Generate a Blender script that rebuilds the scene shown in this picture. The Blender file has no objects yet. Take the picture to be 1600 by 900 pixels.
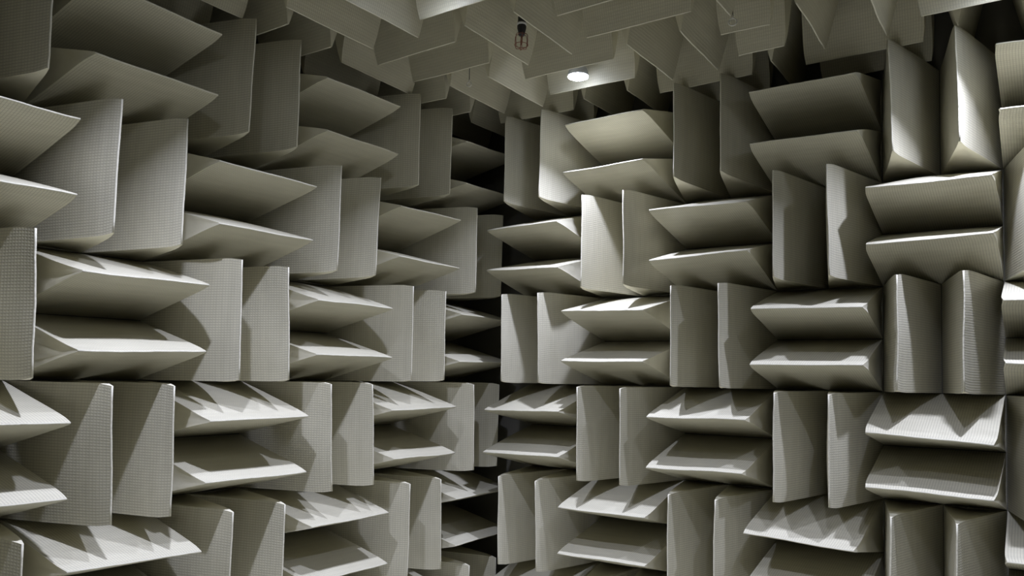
import bpy, math, random
from mathutils import Matrix, Vector

# ---------------------------------------------------------------- camera, world, exposure
S = 0.6                      # one square absorber block is 0.6 m wide
scene = bpy.context.scene
C = scene.collection
F_PX = 1221.63
CAM = (5.452, -6.938, 0.1118)
YAW, PITCH, ROLL = -0.57305, 0.05329, 0.01782
fw = Vector((math.sin(YAW)*math.cos(PITCH), math.cos(YAW)*math.cos(PITCH), math.sin(PITCH)))
rt = Vector((math.cos(YAW), -math.sin(YAW), 0)); up = rt.cross(fw)
rt, up = rt*math.cos(ROLL)+up*math.sin(ROLL), -rt*math.sin(ROLL)+up*math.cos(ROLL)
cd = bpy.data.cameras.new('camera'); cam = bpy.data.objects.new('camera', cd); C.objects.link(cam)
M = Matrix.Identity(4)
for i in range(3):
    M[i][0], M[i][1], M[i][2], M[i][3] = rt[i], up[i], -fw[i], CAM[i]*S
cam.matrix_world = M
cd.sensor_width = 36; cd.lens = F_PX/1600*36
cd.shift_x = -58.13/1600; cd.shift_y = 69.29/1600
cd.clip_start = 0.05; cd.clip_end = 60
scene.camera = cam
w = bpy.data.worlds.new('world'); scene.world = w; w.use_nodes = True
w.node_tree.nodes['Background'].inputs[0].default_value = (0.0, 0.0, 0.0, 1)
vs = scene.view_settings
vs.view_transform = 'Standard'; vs.look = 'None'; vs.gamma = 1; vs.use_curve_mapping = False
vs.exposure = 0.02
LAMP_W = 22.5
LAMP_COL = (0.87, 0.922, 1.25)
LAMP_SPREAD = math.radians(112)

# ---------------------------------------------------------------- materials
def mat(name):
    m = bpy.data.materials.new(name); m.use_nodes = True
    return m, m.node_tree, m.node_tree.nodes['Principled BSDF']
def N(t, kind, **kw):
    n = t.nodes.new(kind)
    for k, v in kw.items(): setattr(n, k, v)
    return n
def mth(t, op, a, b=None, c=None, clamp=False):
    n = N(t, 'ShaderNodeMath', operation=op, use_clamp=clamp)
    for i, v in enumerate((a, b, c)):
        if v is None: continue
        if isinstance(v, (int, float)): n.inputs[i].default_value = v
        else: t.links.new(v, n.inputs[i])
    return n.outputs[0]
def mixc(t, fac, a, b, mode='MIX'):
    n = N(t, 'ShaderNodeMix', data_type='RGBA', blend_type=mode)
    for sock, v in ((n.inputs[0], fac), (n.inputs[6], a), (n.inputs[7], b)):
        if isinstance(v, (int, float)): sock.default_value = v
        elif isinstance(v, tuple): sock.default_value = (*v, 1)
        else: t.links.new(v, sock)
    return n.outputs[2]

CLOTH_A, CLOTH_B = (0.60, 0.570, 0.425), (0.46, 0.435, 0.315)
def cloth_material(name, wire_dark):
    """glass cloth held behind a fine wire grid; the grid lives in the UV map (block units)"""
    m, t, b = mat(name)
    uv = N(t, 'ShaderNodeUVMap'); sp = N(t, 'ShaderNodeSeparateXYZ'); t.links.new(uv.outputs[0], sp.inputs[0])
    def wire(sock, n, half):
        f = mth(t, 'FRACT', mth(t, 'MULTIPLY', sock, n))
        d = mth(t, 'ABSOLUTE', mth(t, 'SUBTRACT', f, 0.5))          # .5 on the wire, 0 mid cell
        mr = N(t, 'ShaderNodeMapRange', interpolation_type='SMOOTHSTEP')
        t.links.new(d, mr.inputs[0]); mr.inputs[1].default_value = 0.5-half*1.9; mr.inputs[2].default_value = 0.5-half*0.5
        return mr.outputs[0], d
    wx, dx = wire(sp.outputs[0], 48.0, 0.095)
    wy, dy = wire(sp.outputs[1], 36.0, 0.075)
    line = mth(t, 'MAXIMUM', wx, mth(t, 'MULTIPLY', wy, 0.6))
    oi = N(t, 'ShaderNodeObjectInfo')
    mp = N(t, 'ShaderNodeMapping'); t.links.new(uv.outputs[0], mp.inputs[0])
    cb = N(t, 'ShaderNodeCombineXYZ')
    t.links.new(mth(t, 'MULTIPLY', oi.outputs['Random'], 37.0), cb.inputs[0]); t.links.new(mth(t, 'MULTIPLY', oi.outputs['Random'], 91.0), cb.inputs[1])
    t.links.new(cb.outputs[0], mp.inputs[1]); mp.inputs[3].default_value = (2.0, 17, 1)
    streak = N(t, 'ShaderNodeTexNoise'); streak.inputs['Scale'].default_value = 1.0; streak.inputs['Detail'].default_value = 3
    t.links.new(mp.outputs[0], streak.inputs['Vector'])
    mp2 = N(t, 'ShaderNodeMapping'); t.links.new(uv.outputs[0], mp2.inputs[0]); t.links.new(cb.outputs[0], mp2.inputs[1]); mp2.inputs[3].default_value = (3, 3, 1)
    blot = N(t, 'ShaderNodeTexNoise'); blot.inputs['Scale'].default_value = 1.0; blot.inputs['Detail'].default_value = 4
    t.links.new(mp2.outputs[0], blot.inputs['Vector'])
    k = mth(t, 'ADD', mth(t, 'MULTIPLY', streak.outputs[0], 1.0), mth(t, 'MULTIPLY', blot.outputs[0], 0.6))
    k = mth(t, 'ADD', mth(t, 'SUBTRACT', k, 0.38), mth(t, 'MULTIPLY', mth(t, 'SUBTRACT', oi.outputs['Random'], 0.5), 0.35), clamp=True)
    col = mixc(t, k, CLOTH_A, CLOTH_B)
    col = mixc(t, mth(t, 'MULTIPLY', line, wire_dark), col, (0.13, 0.125, 0.10))
    t.links.new(col, b.inputs['Base Color'])
    b.inputs['Roughness'].default_value = 0.5; b.inputs['Specular IOR Level'].default_value = 0.45
    hgt = mth(t, 'SUBTRACT', 1.0, mth(t, 'MAXIMUM', mth(t, 'POWER', mth(t, 'MULTIPLY', dx, 2), 2), mth(t, 'POWER', mth(t, 'MULTIPLY', dy, 2), 2)))
    bp = N(t, 'ShaderNodeBump'); bp.inputs['Strength'].default_value = 0.28; bp.inputs['Distance'].default_value = 0.0022
    t.links.new(hgt, bp.inputs['Height']); t.links.new(bp.outputs[0], b.inputs['Normal'])
    return m
def plain_cloth(name, a, b_, scale, bump, rough=0.7):
    m, t, b = mat(name)
    tc = N(t, 'ShaderNodeTexCoord'); n = N(t, 'ShaderNodeTexNoise'); n.inputs['Scale'].default_value = scale; n.inputs['Detail'].default_value = 5
    t.links.new(tc.outputs['Object'], n.inputs['Vector'])
    t.links.new(mixc(t, n.outputs[0], a, b_), b.inputs['Base Color'])
    b.inputs['Roughness'].default_value = rough; b.inputs['Specular IOR Level'].default_value = 0.3
    bp = N(t, 'ShaderNodeBump'); bp.inputs['Strength'].default_value = bump; bp.inputs['Distance'].default_value = 0.01
    t.links.new(n.outputs[0], bp.inputs['Height']); t.links.new(bp.outputs[0], b.inputs['Normal'])
    return m
def simple(name, col, rough=0.5, metal=0.0, emit=0.0):
    m, t, b = mat(name)
    n = N(t, 'ShaderNodeTexNoise'); n.inputs['Scale'].default_value = 40
    t.links.new(mixc(t, n.outputs[0], tuple(c*0.85 for c in col), tuple(min(1, c*1.12) for c in col)), b.inputs['Base Color'])
    b.inputs['Roughness'].default_value = rough; b.inputs['Metallic'].default_value = metal
    if emit:
        b.inputs['Emission Color'].default_value = (0.74, 0.80, 1.0, 1); b.inputs['Emission Strength'].default_value = emit
    return m
M_CLOTH = cloth_material('cloth_under_wire_grid', 0.37)
M_CLOTH_CEIL = cloth_material('ceiling_cloth_under_fine_grid', 0.26)
M_END = plain_cloth('folded_end_cloth', (0.66, 0.63, 0.48), (0.54, 0.51, 0.37), 9, 0.5)
M_SEAM = plain_cloth('ridge_hem_cloth', (0.62, 0.595, 0.46), (0.54, 0.515, 0.39), 60, 0.3)
M_WALL = plain_cloth('dark_backing_board', (0.22, 0.21, 0.165), (0.16, 0.152, 0.12), 3, 0.2, 0.9)
M_ROOM = plain_cloth('far_absorber_surface', (0.16, 0.154, 0.12), (0.12, 0.115, 0.09), 2, 0.3, 0.9)
M_FLOOR = plain_cloth('pale_floor_matting', (0.55, 0.53, 0.41), (0.47, 0.45, 0.345), 2, 0.3, 0.9)
M_BACK = plain_cloth('pale_back_wall', (0.40, 0.385, 0.30), (0.33, 0.315, 0.245), 2, 0.3, 0.9)
M_BLACK = simple('black_plastic', (0.012, 0.012, 0.015), 0.45)
M_WHITE = simple('white_collar_plastic', (0.6, 0.6, 0.58), 0.4)
M_RED = simple('orange_red_wire', (0.24, 0.085, 0.05), 0.5)
M_BODY = simple('lamp_housing_grey', (0.5, 0.52, 0.55), 0.4)
M_LENS = simple('lit_lamp_lens', (0.9, 0.9, 0.9), 0.3, 0, 70.0)
M_STEEL = simple('dull_steel', (0.72, 0.71, 0.64), 0.4, 0.2)
M_CORD = simple('dark_cord', (0.05, 0.05, 0.045), 0.7)

# ---------------------------------------------------------------- helpers
def link(name, verts, faces, m, parent=None, uvs=None, smooth=True):
    me = bpy.data.meshes.new(name); me.from_pydata([tuple(c for c in v) for v in verts], [], faces)
    if uvs:
        ul = me.uv_layers.new(name='UVMap')
        for p in me.polygons:
            for li in p.loop_indices: ul.data[li].uv = uvs[me.loops[li].vertex_index]
    if smooth: me.polygons.foreach_set('use_smooth', [True]*len(me.polygons))
    me.materials.append(m); me.update()
    o = bpy.data.objects.new(name, me); C.objects.link(o)
    if parent is not None: o.parent = parent
    return o
def empty(name, mw, label, cat, group=None):
    o = bpy.data.objects.new(name, None); C.objects.link(o); o.matrix_world = mw; o.empty_display_size = 0.05
    o['label'] = label; o['category'] = cat
    if group: o['group'] = group
    return o
def grid_faces(nu, nv, base=0, flip=False):
    out = []
    for i in range(nu-1):
        for j in range(nv-1):
            a = base+i*nv+j; q = (a, a+nv, a+nv+1, a+1)
            out.append(q[::-1] if flip else q)
    return out
def tube(pts, r, seg=6, closed=False):
    """verts, faces of a round tube along points"""
    V, Fc = [], []; n = len(pts)
    P = [Vector(p) for p in pts]
    for i, p in enumerate(P):
        d = (P[(i+1) % n]-P[i-1]) if closed else (P[min(i+1, n-1)]-P[max(i-1, 0)])
        d.normalize(); h = Vector((0, 0, 1)) if abs(d.z) < .9 else Vector((1, 0, 0))
        u = d.cross(h).normalized(); v = d.cross(u)
        for k in range(seg):
            a = 2*math.pi*k/seg; V.append(p+u*math.cos(a)*r+v*math.sin(a)*r)
    for i in range(n if closed else n-1):
        for k in range(seg):
            a, b = i*seg+k, i*seg+(k+1) % seg; c, d = ((i+1) % n)*seg+(k+1) % seg, ((i+1) % n)*seg+k
            Fc.append((a, b, c, d))
    if not closed: Fc += [tuple(range(seg))[::-1], tuple(range((n-1)*seg, n*seg))]
    return V, Fc
def lathe(prof, seg=20):
    V, Fc = [], []
    for r, z in prof:
        for k in range(seg): V.append((r*math.cos(2*math.pi*k/seg), r*math.sin(2*math.pi*k/seg), z))
    for i in range(len(prof)-1):
        for k in range(seg):
            a, b = i*seg+k, i*seg+(k+1) % seg
            Fc.append((a, b, b+seg, a+seg))
    Fc += [tuple(range(seg))[::-1], tuple(range((len(prof)-1)*seg, len(prof)*seg))]
    return V, Fc

# ---------------------------------------------------------------- the room shell
DEPTH = 1.0                                    # wedge length, in blocks
X0, X1, Y0, Y1, Z0, Z1 = -1.02, 7.74, -10.0, 1.02, -3.12, 4.02
def slab(name, lo, hi, m):
    v = [(x*S, y*S, z*S) for x in (lo[0], hi[0]) for y in (lo[1], hi[1]) for z in (lo[2], hi[2])]
    f = [(0, 1, 3, 2), (4, 6, 7, 5), (0, 4, 5, 1), (2, 3, 7, 6), (0, 2, 6, 4), (1, 5, 7, 3)]
    o = link(name, v, f, m, smooth=False); o['kind'] = 'structure'
    return o
T = 0.2
slab('wall_left', (X0-T, Y0, Z0), (X0, Y1, Z1), M_WALL)
slab('wall_right', (X0-T, Y1, Z0), (X1+T, Y1+T, Z1), M_WALL)
slab('ceiling', (X0-T, Y0-T, Z1), (X1+T, Y1+T, Z1+T), M_WALL)
slab('floor', (X0-T, Y0-T, Z0-T), (X1+T, Y1+T, Z0), M_FLOOR)
slab('wall_side', (X1, Y0, Z0), (X1+T, Y1, Z1), M_ROOM)
slab('wall_back', (X0-T, Y0-T, Z0), (X1+T, Y0, Z1), M_BACK)

# ---------------------------------------------------------------- wedges
# where each ridge end sits off its ideal place (along the wall, up), in blocks: the soft wedges lean and sag.
# key: wall (0 right, 1 left), row, column from the corner, wedge of the pair
TIPS={
(0,-2,0,0):((0.019,0.057),(-0.007,0.011)),(0,-2,0,1):((0.01,0.049),(-0.019,-0.009)),(0,-2,1,0):((0.002,0.017),(0.036,0.025)),(0,-2,1,1):((0.001,-0.018),(0.031,-0.007)),
(0,-2,2,0):(None,(0.005,0.004)),(0,-2,2,1):(None,(-0.035,-0.004)),(0,-2,3,1):((-0.03,-0.037),(-0.046,-0.068)),(0,-2,4,0):(None,(-0.032,0.027)),
(0,-2,4,1):(None,(-0.048,0.031)),(0,-1,0,0):((0.008,-0.013),(0.037,-0.002)),(0,-1,0,1):((0.013,-0.046),(0.028,-0.032)),(0,-1,1,0):((-0.008,0.023),(-0.026,0.001)),
(0,-1,1,1):((-0.015,0.023),(-0.029,-0.006)),(0,-1,2,0):((-0.003,-0.025),(-0.003,-0.009)),(0,-1,2,1):((-0.002,-0.036),(0.024,-0.025)),(0,-1,3,0):((0.006,-0.001),(0.017,-0.009)),
(0,-1,3,1):((-0.017,0.001),(-0.018,-0.013)),(0,-1,4,0):((0.006,-0.025),(-0.022,-0.052)),(0,-1,4,1):((0.008,-0.075),(-0.018,-0.129)),(0,0,0,0):((0.01,0.015),(-0.015,0.002)),
(0,0,0,1):((-0.009,0.011),(-0.031,-0.004)),(0,0,1,0):((0.009,0.0),None),(0,0,1,1):((-0.001,0.018),None),(0,0,2,0):((0.015,0.019),(0.011,0.011)),
(0,0,2,1):((0.001,0.012),(-0.005,0.012)),(0,0,3,0):((0.022,-0.022),(0.035,-0.014)),(0,0,3,1):((0.029,-0.01),(0.032,-0.03)),(0,0,4,0):((0.022,0.018),(0.027,0.004)),
(0,0,4,1):((0.014,0.022),(0.012,0.017)),(0,1,0,0):((0.006,0.0),None),(0,1,0,1):((0.002,-0.036),(-0.037,-0.019)),(0,1,1,0):(None,(-0.001,0.005)),
(0,1,1,1):((-0.008,0.01),(-0.022,-0.003)),(0,1,2,0):((0.007,-0.005),(0.036,0.023)),(0,1,2,1):((0.001,-0.008),(0.028,-0.022)),(0,1,3,0):(None,(0.001,0.014)),
(0,1,3,1):((-0.014,-0.022),(-0.029,0.004)),(0,1,4,0):((0.018,0.002),(-0.004,0.018)),(0,1,4,1):((0.015,-0.022),(-0.01,-0.015)),(0,2,0,0):((-0.007,0.009),None),
(0,2,0,1):((-0.037,0.009),None),(0,2,1,0):((-0.007,-0.004),(-0.034,0.015)),(0,2,1,1):((0.007,-0.002),(-0.04,0.021)),(0,2,2,0):((0.027,0.059),None),
(0,2,2,1):((0.0,0.055),None),(0,2,3,0):((0.013,0.004),(-0.009,-0.011)),(0,2,3,1):((0.005,-0.008),(-0.026,-0.006)),(0,2,4,0):((0.003,0.003),(-0.032,-0.008)),
(0,2,4,1):((-0.001,0.022),(-0.027,0.007)),(1,-2,0,0):(None,(0.007,-0.005)),(1,-2,0,1):(None,(0.015,-0.013)),(1,-2,1,0):((-0.03,0.048),(-0.004,0.0)),
(1,-2,1,1):(None,(-0.024,0.004)),(1,-2,2,0):((-0.006,0.005),None),(1,-2,2,1):((-0.004,-0.008),(-0.027,-0.018)),(1,-2,3,0):(None,(-0.002,-0.012)),
(1,-2,3,1):(None,(-0.006,-0.004)),(1,-2,4,1):((-0.013,-0.03),(-0.008,0.001)),(1,-2,5,0):(None,(-0.006,0.015)),(1,-1,0,0):((0.012,0.034),None),
(1,-1,0,1):((-0.047,0.017),(-0.022,0.0)),(1,-1,1,0):((0.013,-0.005),None),(1,-1,1,1):((0.01,-0.007),(0.036,-0.025)),(1,-1,2,0):((-0.02,0.021),(0.028,0.006)),
(1,-1,2,1):((-0.009,0.014),(0.033,0.011)),(1,-1,3,0):((0.016,-0.022),(0.02,-0.019)),(1,-1,3,1):((0.015,-0.046),(-0.001,-0.045)),(1,-1,4,0):((0.012,0.001),(0.037,-0.015)),
(1,-1,4,1):((-0.047,0.008),(-0.018,-0.01)),(1,-1,5,0):((-0.024,-0.013),None),(1,-1,5,1):((-0.024,-0.014),None),(1,0,1,0):((-0.006,0.02),None),
(1,0,1,1):((-0.003,0.013),None),(1,0,2,0):((0.012,-0.005),None),(1,0,2,1):((0.023,-0.027),None),(1,0,3,0):((0.006,0.01),(0.042,-0.001)),
(1,0,3,1):((-0.013,0.009),(-0.003,0.009)),(1,0,4,0):((0.018,-0.013),(-0.006,-0.04)),(1,0,4,1):((0.013,-0.002),None),(1,0,5,0):((-0.015,0.023),(0.02,0.011)),
(1,1,0,1):(None,(-0.013,-0.011)),(1,1,1,0):((0.012,0.005),None),(1,1,1,1):((0.009,0.03),None),(1,1,2,0):((0.028,0.024),(0.008,0.005)),
(1,1,2,1):((0.007,0.003),(0.003,0.006)),(1,1,3,0):((0.031,-0.007),None),(1,1,3,1):((0.009,-0.024),(0.008,-0.019)),(1,1,4,0):((0.019,0.024),(0.018,0.005)),
(1,1,4,1):((0.026,0.033),(0.01,0.003)),(1,1,5,0):((0.007,0.0),None),(1,1,5,1):((0.011,0.017),None),(1,2,0,0):(None,(-0.031,-0.033)),
(1,2,0,1):(None,(-0.013,-0.063)),(1,2,1,0):((-0.025,0.035),(-0.042,-0.004)),(1,2,1,1):((-0.028,0.019),(-0.029,-0.01)),(1,2,2,0):((0.003,0.019),(-0.048,0.016)),
(1,2,2,1):((-0.005,0.009),(-0.028,-0.011)),(1,2,3,0):((0.009,0.019),(-0.004,-0.018)),(1,2,3,1):((-0.018,0.024),(-0.036,-0.007)),(1,2,4,0):((0.003,-0.01),(-0.024,-0.005)),
(1,2,4,1):((-0.009,-0.018),None),(1,2,5,0):((-0.01,0.034),None)}
RX0, LY0 = 0.0989, -0.7101       # first block edge of the right wall (X) and of the left wall (-Y)
GAP = 0.003
def make_wedge(base, a, n, length, tip0, tip1, label, group, seed, half=0.25, depth=DEPTH, cloth=M_CLOTH):
    """base: base centre (blocks); a: unit vector along the ridge; n: outward; tip0/tip1: world offsets of the two ridge ends"""
    rnd = random.Random(seed)
    a = Vector(a); n = Vector(n); b = n.cross(a)
    R = Matrix((a, b, n)).transposed().to_4x4(); R.translation = Vector(base)*S
    root = empty('acoustic_wedge', R, label, 'acoustic wedge', group)
    t0 = Vector((Vector(tip0).dot(a), Vector(tip0).dot(b))); t1 = Vector((Vector(tip1).dot(a), Vector(tip1).dot(b)))
    h = half-GAP; L = length/2-GAP; tw = 0.007
    ph = [rnd.uniform(0, 6.28) for _ in range(6)]; amp = rnd.uniform(0.002, 0.006); bul = rnd.uniform(0.006, 0.026)
    NU = 11; TS = (0, .14, .28, .42, .56, .70, .82, .90, .955, 1); NV = len(TS)
    def side(s, t, sg):
        """s along the ridge 0..1, t from base 0 to ridge 1, sg the flank"""
        off = t0.lerp(t1, s)
        Le = L-.017*max(0, (t-.86)/.14)**1.5
        aa = -Le+2*Le*s+off.x*t
        wob = 0.0008*math.sin(31*s+ph[4])*t**4 + amp*math.sin(3.1*s+ph[0]+1.7*t)*t + amp*.5*math.sin(9*s+ph[1]+4*t)*t
        bb = sg*(h*(1-t)+tw*t) + off.y*t**1.25 + wob
        fl = bul*math.sin(math.pi*min(1, t))*math.sin(math.pi*(0.03+0.94*s)) + .003*math.sin(7*s+ph[2]*sg)*math.sin(5*t+ph[3])*t*(1-t)*4
        return Vector((aa, bb+sg*fl, depth*t-tw*t))
    V, Fc, UV = [], [], []
    sl = math.hypot(depth, h)
    for sg in (1, -1):
        base_i = len(V)
        for i in range(NU):
            for j in range(NV):
                s, t = i/(NU-1), TS[j]
                V.append(side(s, t, sg)*S); UV.append((s*length+(0 if sg > 0 else 3.3), t*sl))
        Fc += grid_faces(NU, NV, base_i, flip=(sg < 0))
    # the back of the wedge
    k = len(V)
    for s, sg in ((0, 1), (1, 1), (1, -1), (0, -1)): V.append(side(s, 0, sg)*S); UV.append((s, .1*sg))
    Fc.append((k, k+1, k+2, k+3)[::-1])
    link('body', V, Fc, cloth, root, UV)
    for s, sgn in ((0, -1), (1, 1)):
        V, Fc = [], []; NC = 6; NT = NV
        pb = rnd.uniform(.008, .022); pw = rnd.uniform(0, 6.28)
        for i in range(NT):
            t = TS[i]
            p, q = side(s, t, 1), side(s, t, -1)
            for j in range(NC):
                f = j/(NC-1); v = p.lerp(q, f)
                edge = math.sin(math.pi*f)
                v.x += sgn*edge*min(1, 4*(1-t))*(-pb*.5 + .006*math.sin(6*t+pw) + .005*math.sin(14*f+5*t+pw))
                V.append(v*S)
        link('end_cap', V, grid_faces(NT, NC, 0, flip=(sgn > 0)), M_END, root)
    # stitched hem along the ridge
    V, Fc = [], []; NS = 6; r = tw*1.03
    for i in range(NU):
        s = i/(NU-1); p, q = side(s, 1, 1), side(s, 1, -1); c = (p+q)/2; c.z -= r*.35
        for j in range(NS):
            an = -.35+(math.pi+.7)*j/(NS-1)
            V.append((c+Vector((0, math.cos(an)*r, math.sin(an)*r*1.2)))*S)
    Fc = grid_faces(NU, NS, 0)
    Fc += [tuple(range(NS)), tuple(range((NU-1)*NS, NU*NS))[::-1]]
    link('ridge_hem', V, Fc, M_SEAM, root)
    return root

ORD = ['first', 'second', 'third', 'fourth', 'fifth', 'sixth', 'seventh', 'eighth']
ROW = {2: 'top row', 1: 'second row down', 0: 'third row down', -1: 'fourth row down', -2: 'fifth row down', -3: 'bottom row'}
seed = 0
for wall in (0, 1):
    wname = 'right wall' if wall == 0 else 'left wall'
    for r in range(-3, 3):
        for c in range(0, 7):
            upright = ((r+c) % 2 == 0) == (wall == 0)
            if wall == 0 and c == 6: width = 0.56
            else: width = 1.0
            for k in (0, 1):
                seed += 1
                rnd = random.Random(seed*7+1)
                if upright:
                    if width < 1 and k == 1: continue
                    u, z = c+.25+.5*k, r+.5
                else:
                    u, z = c+width/2, r+.25+.5*k
                tips = list(TIPS.get((wall, r, c, k), (None, None)))
                j = lambda: (rnd.gauss(0, .012), rnd.gauss(-.012 if not upright else 0, .012))
                if tips[0] is None and tips[1] is None: tips = [j(), j()]
                for e in (0, 1):
                    if tips[e] is None:
                        o = tips[1-e]; tips[e] = (o[0]*.5 if upright else -.01, o[1]*.5) if not upright else (o[0], rnd.uniform(-.004, .012)*(1 if e == 0 else -1))
                if upright: tips = [(q[0], q[1]*.45) for q in tips]
                if wall == 0:
                    base = (RX0+u, DEPTH, z); n = (0, -1, 0); a = (0, 0, 1) if upright else (1, 0, 0)
                    w3 = [(t[0], 0, t[1]) for t in tips]
                    end0, end1 = w3
                else:
                    base = (-DEPTH, -(LY0+u), z); n = (1, 0, 0); a = (0, 0, 1) if upright else (0, -1, 0)
                    end0, end1 = [(0, -t[0], t[1]) for t in tips]
                near = (k == 0)
                if upright: pos = ('left' if (near == (wall == 0)) else 'right')+' upright wedge'
                else: pos = ('lower' if k == 0 else 'upper')+' horizontal wedge'
                label = f'pale {pos} of pair, {ORD[c]} block from corner, {ROW[r]}, {wname}'
                make_wedge(base, a, n, 1.0 if upright else width, end0, end1, label, f'acoustic wedges on the {wname}', seed)

# ceiling: the same checkerboard hanging down, with a half-width filler column
COLS = [(-1, -0.9, 1.0), (0, 0.1, 1.0), (1, 1.1, 1.0), (2, 2.1, 1.0), (3, 3.1, 0.47), (4, 3.57, 1.0), (5, 4.57, 1.0), (6, 5.57, 1.0)]
CR = ['first', 'second', 'third', 'fourth', 'fifth', 'sixth']
for ci, (i, x0, wd) in enumerate(COLS):
    for jr in range(-1, 5):
        y1 = -float(jr)                           # block runs from y1-1 to y1
        along_y = (i+jr) % 2 == 0
        for k in (0, 1):
            seed += 1
            rnd = random.Random(seed*5+3)
            off = lambda: (rnd.gauss(0, .012), rnd.gauss(0, .012), 0)
            half = .25
            if along_y:
                if wd < 1:
                    if k == 1: continue
                    base = (x0+wd/2, y1-.5, 3+DEPTH); half = wd/2
                else: base = (x0+.25+.5*k, y1-.5, 3+DEPTH)
                a = (0, 1, 0); ln = 1.0; which = 'left' if k == 0 else 'right'
                if wd < 1: which = 'single'
            else:
                base = (x0+wd/2, y1-.75+.5*k, 3+DEPTH); a = (1, 0, 0); ln = wd; which = 'front' if k == 0 else 'rear'
            label = f'{which} hanging wedge, {ORD[ci]} ceiling column from left wall, {CR[jr+1]} row from right wall'
            make_wedge(base, a, (0, 0, -1), ln, off(), off(), label, 'acoustic wedges hanging from the ceiling', seed, half=half, cloth=M_CLOTH_CEIL)

# ---------------------------------------------------------------- lamps and things hanging between the ceiling wedges
def downlight(x, y, label, zf=3.03, power=1.0):
    R = Matrix.Translation(Vector((x, y, zf))*S)
    root = empty('flood_lamp', R, label, 'lamp', 'flood lamps between the ceiling wedges')
    hz = (Z1-zf)*S
    v, f = tube([(0, 0, .15), (0.002, 0, hz*.6), (0, 0, hz)], .006, 6); link('cord', v, f, M_CORD, root)
    v, f = lathe([(.020, .16), (.022, .155), (.022, .105), (.018, .10)]); link('socket', v, f, M_BLACK, root)
    v, f = lathe([(.019, .105), (.024, .09), (.040, .065), (.056, .035), (.061, .012), (.061, .001), (.058, -.001)], 28); link('housing', v, f, M_BODY, root)
    v, f = lathe([(.0605, -.0012), (.0592, -.005), (.045, -.010), (.02, -.0125), (.004, -.013)], 28); link('lens', v, f, M_LENS, root)
    ld = bpy.data.lights.new('lamp_light', 'AREA'); ld.shape = 'DISK'; ld.size = .07; ld.energy = LAMP_W*power; ld.color = LAMP_COL; ld.spread = LAMP_SPREAD
    lo = bpy.data.objects.new('lamp_light', ld); C.objects.link(lo); lo.parent = root; lo.location = (0, 0, -.016)
    return root
downlight(1.575, -0.49, 'lit round white lamp hanging below the ceiling wedges near the room corner', 3.03)
downlight(1.45, -2.54, 'lit round lamp just above the top edge, left of the caged holder', 3.03, 0.85)
downlight(5.15, -0.51, 'lit round lamp above the frame over the right wall wedges', 3.03, 1.0)
downlight(5.07, -2.42, 'lit round lamp above the frame, one step out from right wall', 3.03, 0.6)
downlight(1.36, -4.42, 'lit round lamp above the frame beside the left wall wedges', 3.03, 1.35)
downlight(5.07, -4.42, 'lit round lamp above the frame, nearest the viewpoint', 3.03, 1.35)

def caged_holder(x, y, zb):
    R = Matrix.Translation(Vector((x, y, zb))*S)
    root = empty('caged_lamp_holder', R, 'black lamp socket with open orange-red wire cage hanging from the ceiling', 'lamp holder')
    hz = (Z1-zb)*S
    v, f = tube([(0, 0, .168), (.003, 0, hz*.5), (0, 0, hz)], .013, 8); link('cord', v, f, M_BLACK, root)
    v, f = lathe([(.012, .185), (.021, .178), (.021, .145), (.020, .14)]); link('cap', v, f, M_BLACK, root)
    v, f = lathe([(.0225, .147), (.0255, .144), (.0255, .138), (.0225, .135)]); link('collar', v, f, M_WHITE, root)
    v, f = lathe([(.019, .137), (.024, .13), (.023, .115), (.016, .088), (.015, .08)]); link('socket', v, f, M_BLACK, root)
    cage = None
    for k in range(6):
        an = math.pi/3*k+.2; cx, sx = math.cos(an), math.sin(an)
        prof = [(.014, .088), (.028, .087), (.0345, .078), (.036, .055), (.034, .025), (.029, .013), (.010, .010)]
        v, f = tube([(cx*r, sx*r, z) for r, z in prof], .0018, 5); link('cage_wire', v, f, M_RED, root)
    for r, z in ((.0155, .088), (.0352, .030), (.010, .010)):
        v, f = tube([(r*math.cos(2*math.pi*q/20), r*math.sin(2*math.pi*q/20), z) for q in range(20)], .0019, 5, True); link('cage_ring', v, f, M_RED, root)
    v, f = tube([(0, 0, .085), (.002, .001, .06), (-.002, 0, .042), (.001, 0, .03)], .003, 5); link('inner_stem', v, f, M_RED, root)
    return root
caged_holder(1.602, -1.5, 2.915)

def hook(x, y, z, rad, label):
    R = Matrix.Translation(Vector((x, y, z))*S)
    root = empty('hanging_ring', R, label, 'hook', 'rings hanging on cords')
    hz = (Z1-z)*S
    v, f = tube([(0, 0, rad*2+.012), (.001, 0, hz*.5), (0, 0, hz)], .0022, 5); link('cord', v, f, M_CORD, root)
    v, f = tube([(0, 0, rad*2-.002), (0, .001, rad*2+.016)], .0045, 6); link('swivel', v, f, M_STEEL, root)
    v, f = tube([(rad*math.cos(2*math.pi*q/24), .3*rad*math.cos(2*math.pi*q/24), rad+rad*math.sin(2*math.pi*q/24)) for q in range(24)], .003, 6, True); link('ring', v, f, M_STEEL, root)
    return root
hook(0.60, -0.97, 2.955, .014, 'small steel ring on a dark cord hanging left of the lit lamp')
hook(3.33, -1.02, 2.925, .018, 'steel ring on a cord hanging in front of the ceiling filler strip')
